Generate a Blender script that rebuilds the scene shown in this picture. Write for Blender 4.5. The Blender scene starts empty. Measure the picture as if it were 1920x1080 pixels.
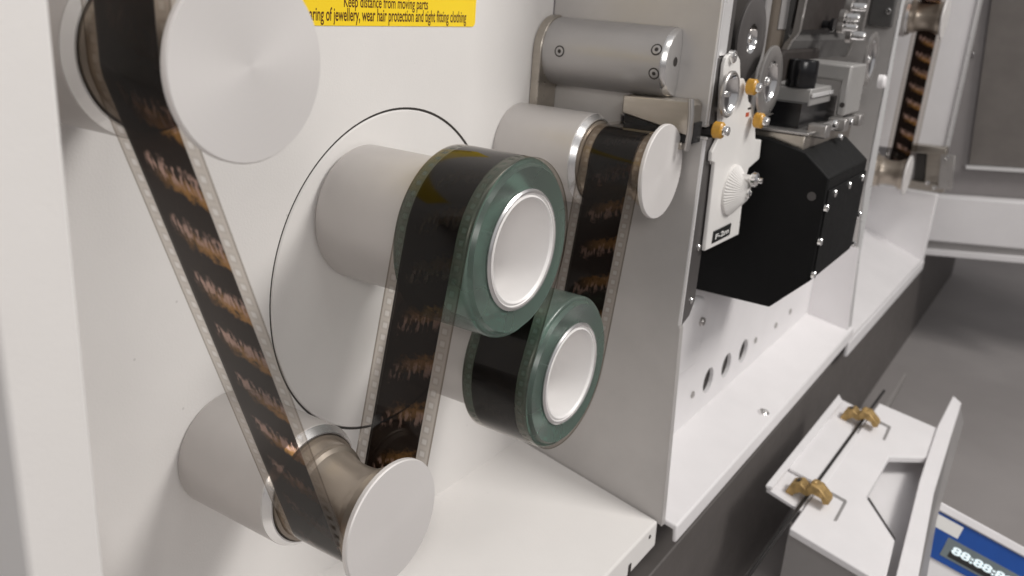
import bpy, bmesh, math, random
from mathutils import Vector, Matrix
random.seed(4)
R = math.radians
S = 0.024                      # one unit of the plan (a guide roller's radius) is 24 mm
sc = bpy.context.scene
col = sc.collection

# ------------------------------------------------------------------ camera
CAM = Vector((-17.235, -10.967, 3.424)); YAW, PIT, ROL = R(57.867), R(-18.608), R(3.961); FPX = 1659.57
fw = Vector((math.sin(YAW)*math.cos(PIT), math.cos(YAW)*math.cos(PIT), math.sin(PIT)))
r0 = Vector((math.cos(YAW), -math.sin(YAW), 0)); u0 = r0.cross(fw)
rt = math.cos(ROL)*r0 + math.sin(ROL)*u0; up = -math.sin(ROL)*r0 + math.cos(ROL)*u0
cd = bpy.data.cameras.new('camera'); cam = bpy.data.objects.new('camera', cd); col.objects.link(cam)
cam.matrix_world = Matrix(((rt.x, up.x, -fw.x, CAM.x*S), (rt.y, up.y, -fw.y, CAM.y*S), (rt.z, up.z, -fw.z, CAM.z*S), (0, 0, 0, 1)))
cd.sensor_width = 36; cd.lens = FPX/1920*36; cd.clip_start = 0.01; cd.clip_end = 50
cd.dof.use_dof = True; cd.dof.focus_distance = 14.6*S; cd.dof.aperture_fstop = 17
sc.camera = cam

# ------------------------------------------------------------------ world, lamps, exposure
w = bpy.data.worlds.new('World'); sc.world = w; w.use_nodes = True
bg = w.node_tree.nodes['Background']; bg.inputs['Strength'].default_value = 1.0
_t = w.node_tree.nodes.new('ShaderNodeTexCoord'); _x = w.node_tree.nodes.new('ShaderNodeSeparateXYZ'); w.node_tree.links.new(_t.outputs['Generated'], _x.inputs[0])
_r = w.node_tree.nodes.new('ShaderNodeValToRGB'); w.node_tree.links.new(_x.outputs[2], _r.inputs[0])     # dim room: dark below, pale ceiling above
_m = w.node_tree.nodes.new('ShaderNodeMapRange'); w.node_tree.links.new(_x.outputs[2], _m.inputs[0]); _m.inputs[1].default_value = -1; w.node_tree.links.new(_m.outputs[0], _r.inputs[0])
_e = _r.color_ramp.elements; _e[0].position = .30; _e[0].color = (.11, .105, .105, 1); _e[1].position = .85; _e[1].color = (.37, .366, .37, 1)
_k = _r.color_ramp.elements.new(.52); _k.color = (.29, .286, .295, 1)
w.node_tree.links.new(_r.outputs[0], bg.inputs['Color'])

def area(name, loc, target, sx, sy, power, colr=(1, .97, .93)):
    l = bpy.data.lights.new(name, 'AREA'); l.shape = 'RECTANGLE'; l.size = sx*S; l.size_y = sy*S
    l.energy = power; l.color = colr
    o = bpy.data.objects.new(name, l); col.objects.link(o); o.location = Vector(loc)*S
    o.rotation_euler = (Vector(target) - Vector(loc)).to_track_quat('-Z', 'Y').to_euler()
    return o
area('area_lamp', (18, -44, 40), (-4, -2, -3), 22, 12, 14.4)
area('area_lamp', (-12, -36, 56), (4, -3, -5), 28, 12, 2.8)
area('area_lamp', (-74, -58, 36), (2, -3, -3), 36, 22, 13.0)  # added fill lamp from the left, brightens faces turned that way
sc.view_settings.view_transform = 'Standard'; sc.view_settings.look = 'None'
sc.view_settings.exposure = 0; sc.view_settings.gamma = 1; sc.view_settings.use_curve_mapping = False
sc.render.engine = 'CYCLES'
sc.cycles.max_bounces = 14; sc.cycles.transparent_max_bounces = 24; sc.cycles.transmission_bounces = 10
sc.cycles.use_denoising = True
sc.cycles.sample_clamp_indirect = 6

# ------------------------------------------------------------------ helpers
def ray(px, py): return FPX*fw + (px-960)*rt - (py-540)*up
def aty(px, py, Y): d = ray(px, py); return CAM + d*((Y-CAM.y)/d.y)
def atx(px, py, X): d = ray(px, py); return CAM + d*((X-CAM.x)/d.x)
def atp(px, py, p0, n): d = ray(px, py); n = Vector(n); return CAM + d*((Vector(p0)-CAM).dot(n)/d.dot(n))

def tagit(o, label=None, cat=None, group=None, kind=None):
    if label: o['label'] = label
    if cat: o['category'] = cat
    if group: o['group'] = group
    if kind: o['kind'] = kind
    return o
ORG = {}
def thing(name, label, cat, loc, group=None):
    o = bpy.data.objects.new(name, None); o.empty_display_size = .01; col.objects.link(o); o.location = Vector(loc)*S
    ORG[o] = Vector(loc); return tagit(o, label, cat, group)
def obj(name, bm, mat, parent=None, origin=None, smooth=True, bevel=0, ang=35, seg=2):
    org = ORG[parent] if parent is not None else Vector(origin or (0, 0, 0))
    for v in bm.verts: v.co = (v.co - org)*S
    bmesh.ops.recalc_face_normals(bm, faces=bm.faces)
    me = bpy.data.meshes.new(name); bm.to_mesh(me); bm.free(); me.materials.append(mat)
    o = bpy.data.objects.new(name, me); col.objects.link(o)
    if parent is not None: o.parent = parent; ORG[o] = org
    else: o.location = org*S; ORG[o] = org
    if bevel:
        m = o.modifiers.new('Bevel', 'BEVEL'); m.width = bevel*S; m.segments = seg; m.limit_method = 'ANGLE'; m.angle_limit = R(40)
        m.harden_normals = False
    if smooth:
        for p in me.polygons: p.use_smooth = True
        me.set_sharp_from_angle(angle=R(ang))
    return o
def copy_tree(o, off=None, parent=None):
    c = o.copy(); col.objects.link(c); c.parent = parent
    if parent is None: c.location = o.location + Vector(off)*S
    for ch in [x for x in bpy.data.objects if x.parent == o]: copy_tree(ch, None, c)
    return c
def B(): return bmesh.new()
def box(bm, a, b):
    a, b = Vector(a), Vector(b)
    vs = [bm.verts.new((x, y, z)) for x in (a.x, b.x) for y in (a.y, b.y) for z in (a.z, b.z)]
    for f in ((0, 1, 3, 2), (4, 6, 7, 5), (0, 4, 5, 1), (2, 3, 7, 6), (0, 2, 6, 4), (1, 5, 7, 3)): bm.faces.new([vs[i] for i in f])
    return bm
def prism(bm, pts, d):
    """closed polygon extruded by vector d"""
    d = Vector(d); a = [bm.verts.new(Vector(p)) for p in pts]; b = [bm.verts.new(Vector(p)+d) for p in pts]; n = len(pts)
    bm.faces.new(a); bm.faces.new(list(reversed(b)))
    for i in range(n): bm.faces.new((a[i], b[i], b[(i+1) % n], a[(i+1) % n]))
    return bm
def lathe(bm, prof, c, axis='y', n=96, closed=False):
    """prof: list of (r, t); t measured along axis, c: centre"""
    c = Vector(c); ax = {'y': (Vector((0, 1, 0)), Vector((1, 0, 0)), Vector((0, 0, 1))), 'x': (Vector((1, 0, 0)), Vector((0, 1, 0)), Vector((0, 0, 1))),
                         'z': (Vector((0, 0, 1)), Vector((1, 0, 0)), Vector((0, 1, 0)))}
    A, U, V = ax[axis] if isinstance(axis, str) else axis
    rings = []
    for r, t in prof:
        if r < 1e-6: rings.append([bm.verts.new(c + A*t)])
        else: rings.append([bm.verts.new(c + A*t + U*(r*math.cos(2*math.pi*i/n)) + V*(r*math.sin(2*math.pi*i/n))) for i in range(n)])
    pairs = list(zip(rings, rings[1:]))
    if closed: pairs.append((rings[-1], rings[0]))
    for a, b in pairs:
        for i in range(n):
            j = (i+1) % n
            if len(a) == 1 and len(b) == 1: continue
            if len(a) == 1: bm.faces.new((a[0], b[i], b[j]))
            elif len(b) == 1: bm.faces.new((a[i], a[j], b[0]))
            else: bm.faces.new((a[i], a[j], b[j], b[i]))
    return bm
def frame_of(d):
    d = Vector(d).normalized(); u = d.orthogonal().normalized(); return (d, u, d.cross(u))
def tube(bm, pts, r, n=12):
    pts = [Vector(p) for p in pts]; rings = []; u = None
    for i, p in enumerate(pts):
        t = (pts[min(i+1, len(pts)-1)] - pts[max(i-1, 0)]).normalized()
        u = t.orthogonal().normalized() if u is None else (u - t*u.dot(t)).normalized()
        v = t.cross(u)
        rings.append([bm.verts.new(p + u*r*math.cos(2*math.pi*k/n) + v*r*math.sin(2*math.pi*k/n)) for k in range(n)])
    for a, b in zip(rings, rings[1:]):
        for i in range(n): bm.faces.new((a[i], a[(i+1) % n], b[(i+1) % n], b[i]))
    bm.faces.new(rings[0]); bm.faces.new(list(reversed(rings[-1]))); return bm
def screw_bm(c, d, r=.085, h=.05):
    """socket head screw: head with a recessed hexagonal socket, pointing along d"""
    bm = B(); fr = frame_of(d)
    lathe(bm, [(0, -h), (r, -h), (r, h*.6), (r*.86, h), (r*.5, h), (r*.42, h*.1), (0, h*.1)], c, fr, 18); return bm

# ------------------------------------------------------------------ node maths
class X:
    def __init__(s, nt, sock): s.nt, s.s = nt, sock
    def op(s, o, *a, clamp=False):
        n = s.nt.nodes.new('ShaderNodeMath'); n.operation = o; n.use_clamp = clamp; s.nt.links.new(s.s, n.inputs[0])
        for i, b in enumerate(a):
            if isinstance(b, X): s.nt.links.new(b.s, n.inputs[i+1])
            else: n.inputs[i+1].default_value = b
        return X(s.nt, n.outputs[0])
    def __add__(s, b): return s.op('ADD', b)
    def __sub__(s, b): return s.op('SUBTRACT', b)
    def __mul__(s, b): return s.op('MULTIPLY', b)
    def __truediv__(s, b): return s.op('DIVIDE', b)
    def inv(s): return s.op('MULTIPLY_ADD', -1.0, 1.0)
    def gt(s, b): return s.op('GREATER_THAN', b)
    def lt(s, b): return s.op('LESS_THAN', b)
    def frac(s): return s.op('FRACT')
    def floor(s): return s.op('FLOOR')
    def abs(s): return s.op('ABSOLUTE')
    def smooth(s, a, b):
        n = s.nt.nodes.new('ShaderNodeMapRange'); n.interpolation_type = 'SMOOTHSTEP'; s.nt.links.new(s.s, n.inputs[0])
        n.inputs[1].default_value = a; n.inputs[2].default_value = b; return X(s.nt, n.outputs[0])
    def box(s, a, b, e): return s.smooth(a-e, a+e)*s.smooth(b-e, b+e).inv()
def mat(name): m = bpy.data.materials.new(name); m.use_nodes = True; return m, m.node_tree, m.node_tree.nodes['Principled BSDF']
def noise(nt, vec, scale, detail=3, rough=.5):
    n = nt.nodes.new('ShaderNodeTexNoise'); n.inputs['Scale'].default_value = scale; n.inputs['Detail'].default_value = detail
    n.inputs['Roughness'].default_value = rough; nt.links.new(vec, n.inputs['Vector']); return X(nt, n.outputs['Fac'])
def mixc(nt, fac, a, b):
    n = nt.nodes.new('ShaderNodeMix'); n.data_type = 'RGBA'
    nt.links.new(fac.s, n.inputs[0]) if isinstance(fac, X) else setattr(n.inputs[0], 'default_value', fac)
    for i, c in ((6, a), (7, b)):
        if isinstance(c, tuple): n.inputs[i].default_value = (*c, 1)
        else: nt.links.new(c, n.inputs[i])
    return n.outputs[2]
def ocoord(nt):
    t = nt.nodes.new('ShaderNodeTexCoord'); m = nt.nodes.new('ShaderNodeVectorMath'); m.operation = 'SCALE'
    m.inputs['Scale'].default_value = 1/S; nt.links.new(t.outputs['Object'], m.inputs[0]); return m.outputs[0]
def surf(name, c, rough=.5, metal=0, var=.06, bump=0, bscale=20, vscale=.6, coat=0, spec=.5, stretch=None, aniso=0):
    m, nt, p = mat(name); v = ocoord(nt)
    if stretch:
        k = nt.nodes.new('ShaderNodeVectorMath'); k.operation = 'MULTIPLY'; k.inputs[1].default_value = stretch; nt.links.new(v, k.inputs[0]); v2 = k.outputs[0]
    else: v2 = v
    f = noise(nt, v2, vscale, 4, .6)
    a = tuple(x*(1-var) for x in c); b = tuple(min(1, x*(1+var)) for x in c)
    nt.links.new(mixc(nt, f.smooth(.3, .7), a, b), p.inputs['Base Color'])
    f2 = noise(nt, v2, vscale*5, 3, .6); rr = f2.op('MULTIPLY_ADD', .16, rough-.08); nt.links.new(rr.s, p.inputs['Roughness'])
    p.inputs['Metallic'].default_value = metal; p.inputs['Specular IOR Level'].default_value = spec; p.inputs['Coat Weight'].default_value = coat
    if aniso: p.inputs['Anisotropic'].default_value = aniso
    if bump:
        f3 = noise(nt, v2, bscale, 2, .5); bp = nt.nodes.new('ShaderNodeBump'); bp.inputs['Strength'].default_value = bump; bp.inputs['Distance'].default_value = .02*S
        nt.links.new(f3.s, bp.inputs['Height']); nt.links.new(bp.outputs[0], p.inputs['Normal'])
    return m
def speckled(name, c, dirt=.35):
    """powder coated sheet: fine orange peel, faint smudges and a few dust specks"""
    m, nt, p = mat(name); v = ocoord(nt)
    f = noise(nt, v, .35, 5, .6); c1 = mixc(nt, f.smooth(.3, .72), tuple(x*.965 for x in c), c)
    vo = nt.nodes.new('ShaderNodeTexVoronoi'); vo.inputs['Scale'].default_value = 1.1; nt.links.new(v, vo.inputs['Vector'])
    sp = X(nt, vo.outputs['Distance']).smooth(.018, .032).inv()*dirt
    nt.links.new(mixc(nt, sp, c1, (.42, .40, .38)), p.inputs['Base Color'])
    nt.links.new(noise(nt, v, 1.3, 3).op('MULTIPLY_ADD', .14, .42).s, p.inputs['Roughness'])
    b1 = noise(nt, v, 26, 2); b2 = noise(nt, v, 5, 3)*.6
    bp = nt.nodes.new('ShaderNodeBump'); bp.inputs['Strength'].default_value = .22; bp.inputs['Distance'].default_value = .012*S
    nt.links.new((b1+b2).s, bp.inputs['Height']); nt.links.new(bp.outputs[0], p.inputs['Normal']); return m

M = {}
M['paint'] = speckled('white_powder_coat', (.79, .765, .745))
M['paint_plain'] = surf('white_paint_smooth', (.77, .75, .758), .42, var=.02, bump=.06, bscale=24)
M['grey_plate'] = surf('grey_anodised_plate', (.47, .45, .437), .38, metal=.25, var=.04, bump=.05, bscale=30)
M['edge_plate'] = surf('plate_edge_metal', (.095, .088, .086), .4, metal=.25, var=.05)
M['bright_edge'] = surf('machined_edge', (.78, .77, .77), .3, metal=.4, var=.03)
M['housing'] = surf('bead_blasted_aluminium', (.53, .505, .49), .42, metal=.42, var=.03, bump=.06, bscale=60)
M['bezel'] = surf('polished_bevel', (.76, .75, .745), .24, metal=.85, var=.03)
M['spool'] = surf('taupe_spool_metal', (.40, .345, .29), .33, metal=.7, var=.04)
M['core'] = surf('turned_aluminium_core', (.84, .82, .81), .5, metal=.12, var=.015)
M['motor'] = surf('grey_anodised_cylinder', (.40, .385, .38), .4, metal=.45, var=.04, bump=.05, bscale=40)
M['steel'] = surf('brushed_steel', (.46, .42, .37), .3, metal=.9, var=.12, vscale=.9, stretch=(1, .3, 2))
M['chrome'] = surf('chrome', (.86, .85, .84), .1, metal=1, var=.03)
M['satin'] = surf('satin_metal', (.46, .44, .425), .3, metal=.8, var=.05)
M['alu'] = surf('matte_aluminium', (.36, .35, .34), .42, metal=.3, var=.04)
M['gate'] = surf('gate_plate_paint', (.74, .72, .70), .42, var=.03, bump=.05)
M['black'] = surf('black_powder_coat', (.0045, .0045, .0047), .62, var=.1, bump=.25, bscale=40, spec=.22)
M['black_gloss'] = surf('black_lens_metal', (.008, .008, .009), .22, var=.1)
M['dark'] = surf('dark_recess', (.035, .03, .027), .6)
M['olive'] = surf('olive_grey_metal', (.12, .10, .082), .45, var=.1, spec=.2)
M['charcoal'] = surf('charcoal_cover', (.032, .027, .025), .5, var=.12, spec=.15)
M['hood'] = surf('hood_grey', (.085, .082, .08), .45, var=.06, spec=.2)
M['amber'] = surf('amber_plastic', (.55, .29, .04), .35, var=.15, vscale=3)
M['brass'] = surf('worn_brass', (.40, .265, .105), .48, metal=.4, var=.3, vscale=4, bump=.3, bscale=8)
M['cabinet'] = surf('dark_grey_cabinet', (.10, .09, .085), .5, var=.06, bump=.1, bscale=30)
M['floor'] = surf('grey_vinyl_floor', (.28, .26, .255), .55, var=.08, vscale=.1)
M['door_grey'] = surf('door_grey', (.25, .232, .23), .45, var=.04)
M['door_dark'] = surf('door_window_grey', (.15, .135, .125), .35, var=.08)
M['rod'] = surf('dark_gap', (.03, .028, .027), .35, metal=.4)
M['blue'] = surf('blue_faceplate', (.008, .065, .30), .4, var=.08)
M['lcd'] = surf('display_glass', (.16, .19, .20), .12, var=.1)
M['label_black'] = surf('label_black', (.02, .02, .02), .35)
M['label_white'] = surf('label_print', (.75, .74, .72), .4, var=.02)
M['red'] = surf('red_mark', (.45, .08, .04), .4)
M['yellow'] = surf('yellow_sticker', (1.0, .70, .025), .38, var=.02, bump=.03, bscale=6)
M['ink'] = surf('dark_print', (.10, .035, .012), .4, var=.1)

# turned end disc: concentric turning marks
def disc_mat():
    m, nt, p = mat('turned_disc_face'); t = nt.nodes.new('ShaderNodeTexCoord'); sx = nt.nodes.new('ShaderNodeSeparateXYZ'); nt.links.new(t.outputs['Object'], sx.inputs[0])
    x = X(nt, sx.outputs[0])/S; z = X(nt, sx.outputs[2])/S; r = (x*x+z*z).op('SQRT')
    cb = nt.nodes.new('ShaderNodeCombineXYZ'); nt.links.new((r*40).s, cb.inputs[0]); g = noise(nt, cb.outputs[0], 1, 3, .7)
    nt.links.new(mixc(nt, g, (.70, .675, .66), (.755, .725, .71)), p.inputs['Base Color'])
    p.inputs['Metallic'].default_value = .22; p.inputs['Roughness'].default_value = .45; p.inputs['Anisotropic'].default_value = .5
    tg = nt.nodes.new('ShaderNodeTangent'); tg.direction_type = 'RADIAL'; tg.axis = 'Y'; nt.links.new(tg.outputs[0], p.inputs['Tangent'])
    bp = nt.nodes.new('ShaderNodeBump'); bp.inputs['Strength'].default_value = .05; bp.inputs['Distance'].default_value = .006*S
    nt.links.new(g.s, bp.inputs['Height']); nt.links.new(bp.outputs[0], p.inputs['Normal']); return m
M['disc'] = disc_mat()

# translucent green urethane of the transfer rollers
def urethane():
    m, nt, p = mat('green_urethane'); v = ocoord(nt)
    f = noise(nt, v, .35, 2)
    nt.links.new(mixc(nt, f.smooth(.3, .7), (.42, .545, .48), (.48, .58, .51)), p.inputs['Base Color'])
    p.inputs['Transmission Weight'].default_value = .84; p.inputs['Specular IOR Level'].default_value = .35; p.inputs['IOR'].default_value = 1.48
    nt.links.new(noise(nt, v, .8, 2).op('MULTIPLY_ADD', .1, .21).s, p.inputs['Roughness'])
    bp = nt.nodes.new('ShaderNodeBump'); bp.inputs['Strength'].default_value = .15; bp.inputs['Distance'].default_value = .02*S
    nt.links.new((noise(nt, v, 45, 2)*.15).s, bp.inputs['Height']); nt.links.new(bp.outputs[0], p.inputs['Normal'])
    va = nt.nodes.new('ShaderNodeVolumeAbsorption'); va.inputs['Color'].default_value = (.42, .62, .575, 1); va.inputs['Density'].default_value = 1.3/S
    out = nt.nodes['Material Output']; nt.links.new(va.outputs[0], out.inputs['Volume']); return m
M['urethane'] = urethane()

# motion picture film: the dye image filters the light that goes through, the surface is glossy
def film_mat(name, flip, far=False):
    m, nt, p = mat(name); nt.nodes.remove(p); out = nt.nodes['Material Output']
    uv = nt.nodes.new('ShaderNodeUVMap'); uv.uv_map = 'UVMap'; sp = nt.nodes.new('ShaderNodeSeparateXYZ'); nt.links.new(uv.outputs[0], sp.inputs[0])
    u = X(nt, sp.outputs[0])*20.0; v = X(nt, sp.outputs[1])
    perf = (u/.198).frac(); across = v.box(.065, .125, .010) + v.box(.868, .928, .010)
    hole = perf.box(.30, .72, .10)*across
    rim = perf.box(.18, .84, .10)*(v.box(.05, .14, .010)+v.box(.853, .943, .010)) - hole
    rim = rim.op('MAXIMUM', 0.0)
    band = v.box(.150, .828, .003)
    # frame content
    t = (v-.15)/.678; fr = u/.79
    fl = fr.frac(); f = mixfloat(nt, flip, fl, fl.inv()) if not isinstance(flip, float) else (fl if flip < .5 else fl.inv())
    cell = fr.floor()
    cb = nt.nodes.new('ShaderNodeCombineXYZ'); nt.links.new((t*3.6).s, cb.inputs[0]); nt.links.new((f*3.4).s, cb.inputs[1]); nt.links.new((cell*.10+(u*.0)).s, cb.inputs[2])
    n1 = noise(nt, cb.outputs[0], 2.6, 3, .55)
    cb2 = nt.nodes.new('ShaderNodeCombineXYZ'); nt.links.new((t*9.0).s, cb2.inputs[0]); nt.links.new((f*2.2).s, cb2.inputs[1]); nt.links.new((cell*.08+5.0).s, cb2.inputs[2])
    n2 = noise(nt, cb2.outputs[0], 1.7, 2, .5)      # tall streaks: figures
    g = f - (t*.40+.10) - (n1-.5)*.40
    inside = t.box(.20, 1.02, .06)
    fig = g.box(.0, .25, .09)*n2.smooth(.42, .57)*inside
    warm = g.box(.14, .40, .08)*t.smooth(.15, .75)*n1.smooth(.2, .5)
    dim = n1.smooth(.5, .75)*.12
    ex_ = (u.box(7.4, 12.8, .8)*1.0 + u.box(12.8, 15.5, .8)*.38 + u.box(15.5, 21.8, .5)*.50 + u.box(33.5, 37.5, .8)*.45 + .07) if not far else (u*0.0 + .9)
    uvar = noise(nt, combine(nt, u*.35, 0, 0), 1, 1).op('MULTIPLY_ADD', .9, .5)*ex_
    base = mixc(nt, dim, (.013, .007, .005), (.085, .05, .032))
    c = mixc(nt, (warm*.8*uvar).op('MINIMUM', 1.0), base, (.50, .25, .065))
    c = mixc(nt, (fig*.95*uvar).op('MINIMUM', 1.0), c, (.60, .40, .33))
    # sound track lines on the inner edge of the picture band
    lines = v.box(.158, .163, .002) + v.box(.176, .180, .002)
    c = mixc(nt, lines*.8, c, (.16, .15, .14))
    marg = mixc(nt, rim, (.74, .70, .655), (.64, .60, .56)); marg = mixc(nt, hole*.6, marg, (.985, .985, .98))
    edge = v.smooth(.012, .03)*v.smooth(.97, .988).inv(); marg = mixc(nt, edge.inv(), marg, (.42, .38, .34))
    colr = mixc(nt, band, marg, c)
    tr = nt.nodes.new('ShaderNodeBsdfTransparent'); nt.links.new(colr, tr.inputs[0])
    gl = nt.nodes.new('ShaderNodeBsdfGlossy'); gl.inputs['Roughness'].default_value = .08; gl.inputs[0].default_value = (.9, .88, .86, 1)
    df = nt.nodes.new('ShaderNodeBsdfDiffuse'); df.inputs[0].default_value = (.012, .009, .008, 1)
    fz = nt.nodes.new('ShaderNodeFresnel'); bf = nt.nodes.new('ShaderNodeNewGeometry'); ior = X(nt, bf.outputs['Backfacing'])*(1/1.37-1.37) + 1.37; nt.links.new(ior.s, fz.inputs[0])
    m1 = nt.nodes.new('ShaderNodeMixShader'); nt.links.new((band*.22).s, m1.inputs[0]); nt.links.new(tr.outputs[0], m1.inputs[1]); nt.links.new(df.outputs[0], m1.inputs[2])
    nohole = hole.op('MULTIPLY_ADD', -.9, 1.0)
    m2 = nt.nodes.new('ShaderNodeMixShader'); nt.links.new((X(nt, fz.outputs[0])*nohole).s, m2.inputs[0]); nt.links.new(m1.outputs[0], m2.inputs[1]); nt.links.new(gl.outputs[0], m2.inputs[2])
    nt.links.new(m2.outputs[0], out.inputs[0]); return m
def combine(nt, a, b, c):
    n = nt.nodes.new('ShaderNodeCombineXYZ')
    for i, k in enumerate((a, b, c)):
        if isinstance(k, X): nt.links.new(k.s, n.inputs[i])
        else: n.inputs[i].default_value = k
    return n.outputs[0]
def mixfloat(nt, fac, a, b): return a*fac.inv() + b*fac

# ------------------------------------------------------------------ writing
def text_mesh(name, txt, h, origin, ux, uz, width, mat_, parent, thick=.004, bold=.0, bend=None):
    """txt in the plane spanned by ux (reading direction) and uz (up); h letter height, width overall width"""
    cu = bpy.data.curves.new(name, 'FONT'); cu.body = txt; cu.size = 1; cu.offset = bold; cu.extrude = 0
    to = bpy.data.objects.new(name, cu); col.objects.link(to); dg = bpy.context.evaluated_depsgraph_get()
    me = bpy.data.meshes.new_from_object(to.evaluated_get(dg)); bpy.data.objects.remove(to); bpy.data.curves.remove(cu)
    xs = [v.co.x for v in me.vertices]; x0, x1 = min(xs), max(xs); ux, uz = Vector(ux), Vector(uz); nrm = ux.cross(uz)
    bm = B(); bm.from_mesh(me); bpy.data.meshes.remove(me)
    for v in bm.verts: v.co = Vector(origin) + ux*((v.co.x-x0)/(x1-x0)*width) + uz*(v.co.y/.70*h)
    return obj(name, bm, mat_, parent, smooth=False)

# ================================================================== SETTING
st = obj('floor', box(B(), (-260, -260, -17.5), (420, 160, -16.5)), M['floor']); tagit(st, kind='structure')
st = obj('room_wall', box(B(), (150, -260, -39), (152, 160, 90)), M['door_grey']); tagit(st, kind='structure')

# ================================================================== SCANNER CABINET
TK = .2
cab = thing('scanner_cabinet', 'white powder coated film scanner cabinet with grey dividing plates and sloping trays', 'machine cabinet', (-13.2, 4, -16.49))
# back panel with the round recess for the turntable
TC, TR = (-4.219, -2.093), 3.227
bm = B()
ow, n = [], 128
def ring_pts(r, y): return [(TC[0]+r*math.cos(2*math.pi*i/n), y, TC[1]+r*math.sin(2*math.pi*i/n)) for i in range(n)]
inner = [bm.verts.new(p) for p in ring_pts(TR+.04, 0)]
deep = [bm.verts.new(p) for p in ring_pts(TR+.04, .35)]
x0, x1, z0, z1 = -13.2, 1.18, -8.6, 9
def hitbox(a):
    cx, cz = math.cos(a), math.sin(a); ts = []
    if cx > 1e-9: ts.append((x1-TC[0])/cx)
    if cx < -1e-9: ts.append((x0-TC[0])/cx)
    if cz > 1e-9: ts.append((z1-TC[1])/cz)
    if cz < -1e-9: ts.append((z0-TC[1])/cz)
    t = min(ts); return (TC[0]+cx*t, 0, TC[1]+cz*t)
outer = [bm.verts.new(hitbox(2*math.pi*i/n)) for i in range(n)]
for i in range(n):
    j = (i+1) % n; bm.faces.new((inner[i], inner[j], outer[j], outer[i])); bm.faces.new((inner[i], deep[i], deep[j], inner[j]))
bm.faces.new(deep)
for cx, cz in ((x0, z0), (x1, z0), (x1, z1), (x0, z1)):      # close the four corners
    near = sorted(outer, key=lambda v: (v.co.x-cx)**2 + (v.co.z-cz)**2)[:2]
    c = bm.verts.new((cx, 0, cz)); bm.faces.new((near[0], near[1], c))
obj('back_panel', bm, M['paint'], cab, ang=20)
obj('side_wall', box(B(), (-13.9, -4.06, -16.49), (-13.2, 6, 12)), M['paint'], cab, bevel=.05)
# left tray
k = .22
def tray(name, xa, xb, yb, yf, zb, kf, lip, m, parent):
    bm = B(); zf = zb + kf*yf
    prism(bm, [(xa, yb, zb+kf*yb), (xa, yf, zf), (xa, yf-.02, zf-lip), (xa, yf+.1, zf-lip), (xa, yf+.12, zf-.16), (xa, yb, zb+kf*yb-.16)], (xb-xa, 0, 0))
    return obj(name, bm, m, parent, bevel=.07, seg=3)
tl = tray('tray', -13.2, 1.17, .12, -4.18, -8.06, .2, .72, M['paint'], cab)
# dark slots in the front lip
obj('lip_slot', box(B(), (-.42, -4.215, -9.62), (-.28, -4.19, -9.30)), M['dark'], cab, bevel=.01)
obj('lip_hole', lathe(B(), [(0, -.01), (.05, -.01), (.05, .01), (0, .01)], (.72, -4.195, -9.12), 'y', 16), M['dark'], cab)
# dividing plate between the two bays with a slot for the film
prof = [(-.02, -8.2), (-4.28, -9.02), (-4.06, -3.75), (-4.06, .66), (-2.0, .66), (-2.0, .88), (-4.06, .88), (-4.06, 2.2), (-4.06, 9), (-.02, 9)]
obj('dividing_plate', prism(B(), [(1.18, y, z) for y, z in prof], (TK, 0, 0)), M['grey_plate'], cab, bevel=.03)
# thick front rail upper and lower, with a bright chamfer
obj('plate_rail', prism(B(), [(1.26, -4.068, -3.75), (1.26, -4.068, .62), (1.98, -4.05, .62), (1.98, -4.05, -3.3), (1.75, -4.05, -3.62)], (0, .8, 0)), M['edge_plate'], cab, bevel=.03)
obj('plate_rail', prism(B(), [(1.26, -4.068, .92), (1.26, -4.068, 2.35), (1.85, -4.05, 2.35), (2.2, -4.05, 2.0), (2.2, -4.05, .92)], (0, .8, 0)), M['edge_plate'], cab, bevel=.03)
obj('plate_rail', box(B(), (1.75, -3.9, 2.36), (2.45, -3.0, 9)), M['edge_plate'], cab, bevel=.04)
obj('edge_chamfer', prism(B(), [(1.175, -4.04, -3.7), (1.175, -4.04, .60), (1.20, -4.072, .60), (1.25, -4.072, .58), (1.25, -4.072, -3.7)], (0, .03, 0)), M['bright_edge'], cab)
obj('edge_chamfer', prism(B(), [(1.175, -4.04, .93), (1.175, -4.04, 9), (1.20, -4.072, 9), (1.25, -4.072, 9), (1.25, -4.072, .93)], (0, .03, 0)), M['bright_edge'], cab)
obj('edge_chamfer', box(B(), (1.27, -4.07, 2.37), (1.74, -3.6, 9)), M['bright_edge'], cab, bevel=.02)
obj('edge_chamfer', prism(B(), [(1.182, -4.068, -3.77), (1.182, -4.29, -9.02), (1.36, -4.30, -9.02), (1.36, -4.08, -3.77)], (0, .03, 0)), M['grey_plate'], cab)
for z in (-3.2, -1.9, .1, 1.25, 1.9): obj('rail_screw', screw_bm((1.66, -4.07, z), (0, -1, 0), .075, .03), M['chrome'], cab)
# middle bay
tray('tray', 1.39, 19.9, 0, -4.62, -8.06, .2, .5, M['paint_plain'], cab)
holes = [aty(px, py, -2.8) for px, py in ((1328, 713), (1362, 685), (1394, 658))]
bm = B(); loops = [[bm.verts.new(p_) for p_ in ((1.39, -2.8, -8.66), (19.2, -2.8, -8.66), (19.2, -2.8, -3.0), (1.39, -2.8, -3.0))]]
for h_ in holes: loops.append([bm.verts.new((h_.x+.42*math.cos(2*math.pi*i/40), -2.8, h_.z+.42*math.sin(2*math.pi*i/40))) for i in range(40)])
ed = [bm.edges.new((l[i], l[(i+1) % len(l)])) for l in loops for i in range(len(l))]
bmesh.ops.triangle_fill(bm, use_beauty=True, edges=ed)
for l in loops[1:]:
    q_ = [bm.verts.new(v_.co + Vector((0, .12, 0))) for v_ in l]
    for i in range(40): bm.faces.new((l[i], l[(i+1) % 40], q_[(i+1) % 40], q_[i]))
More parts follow.
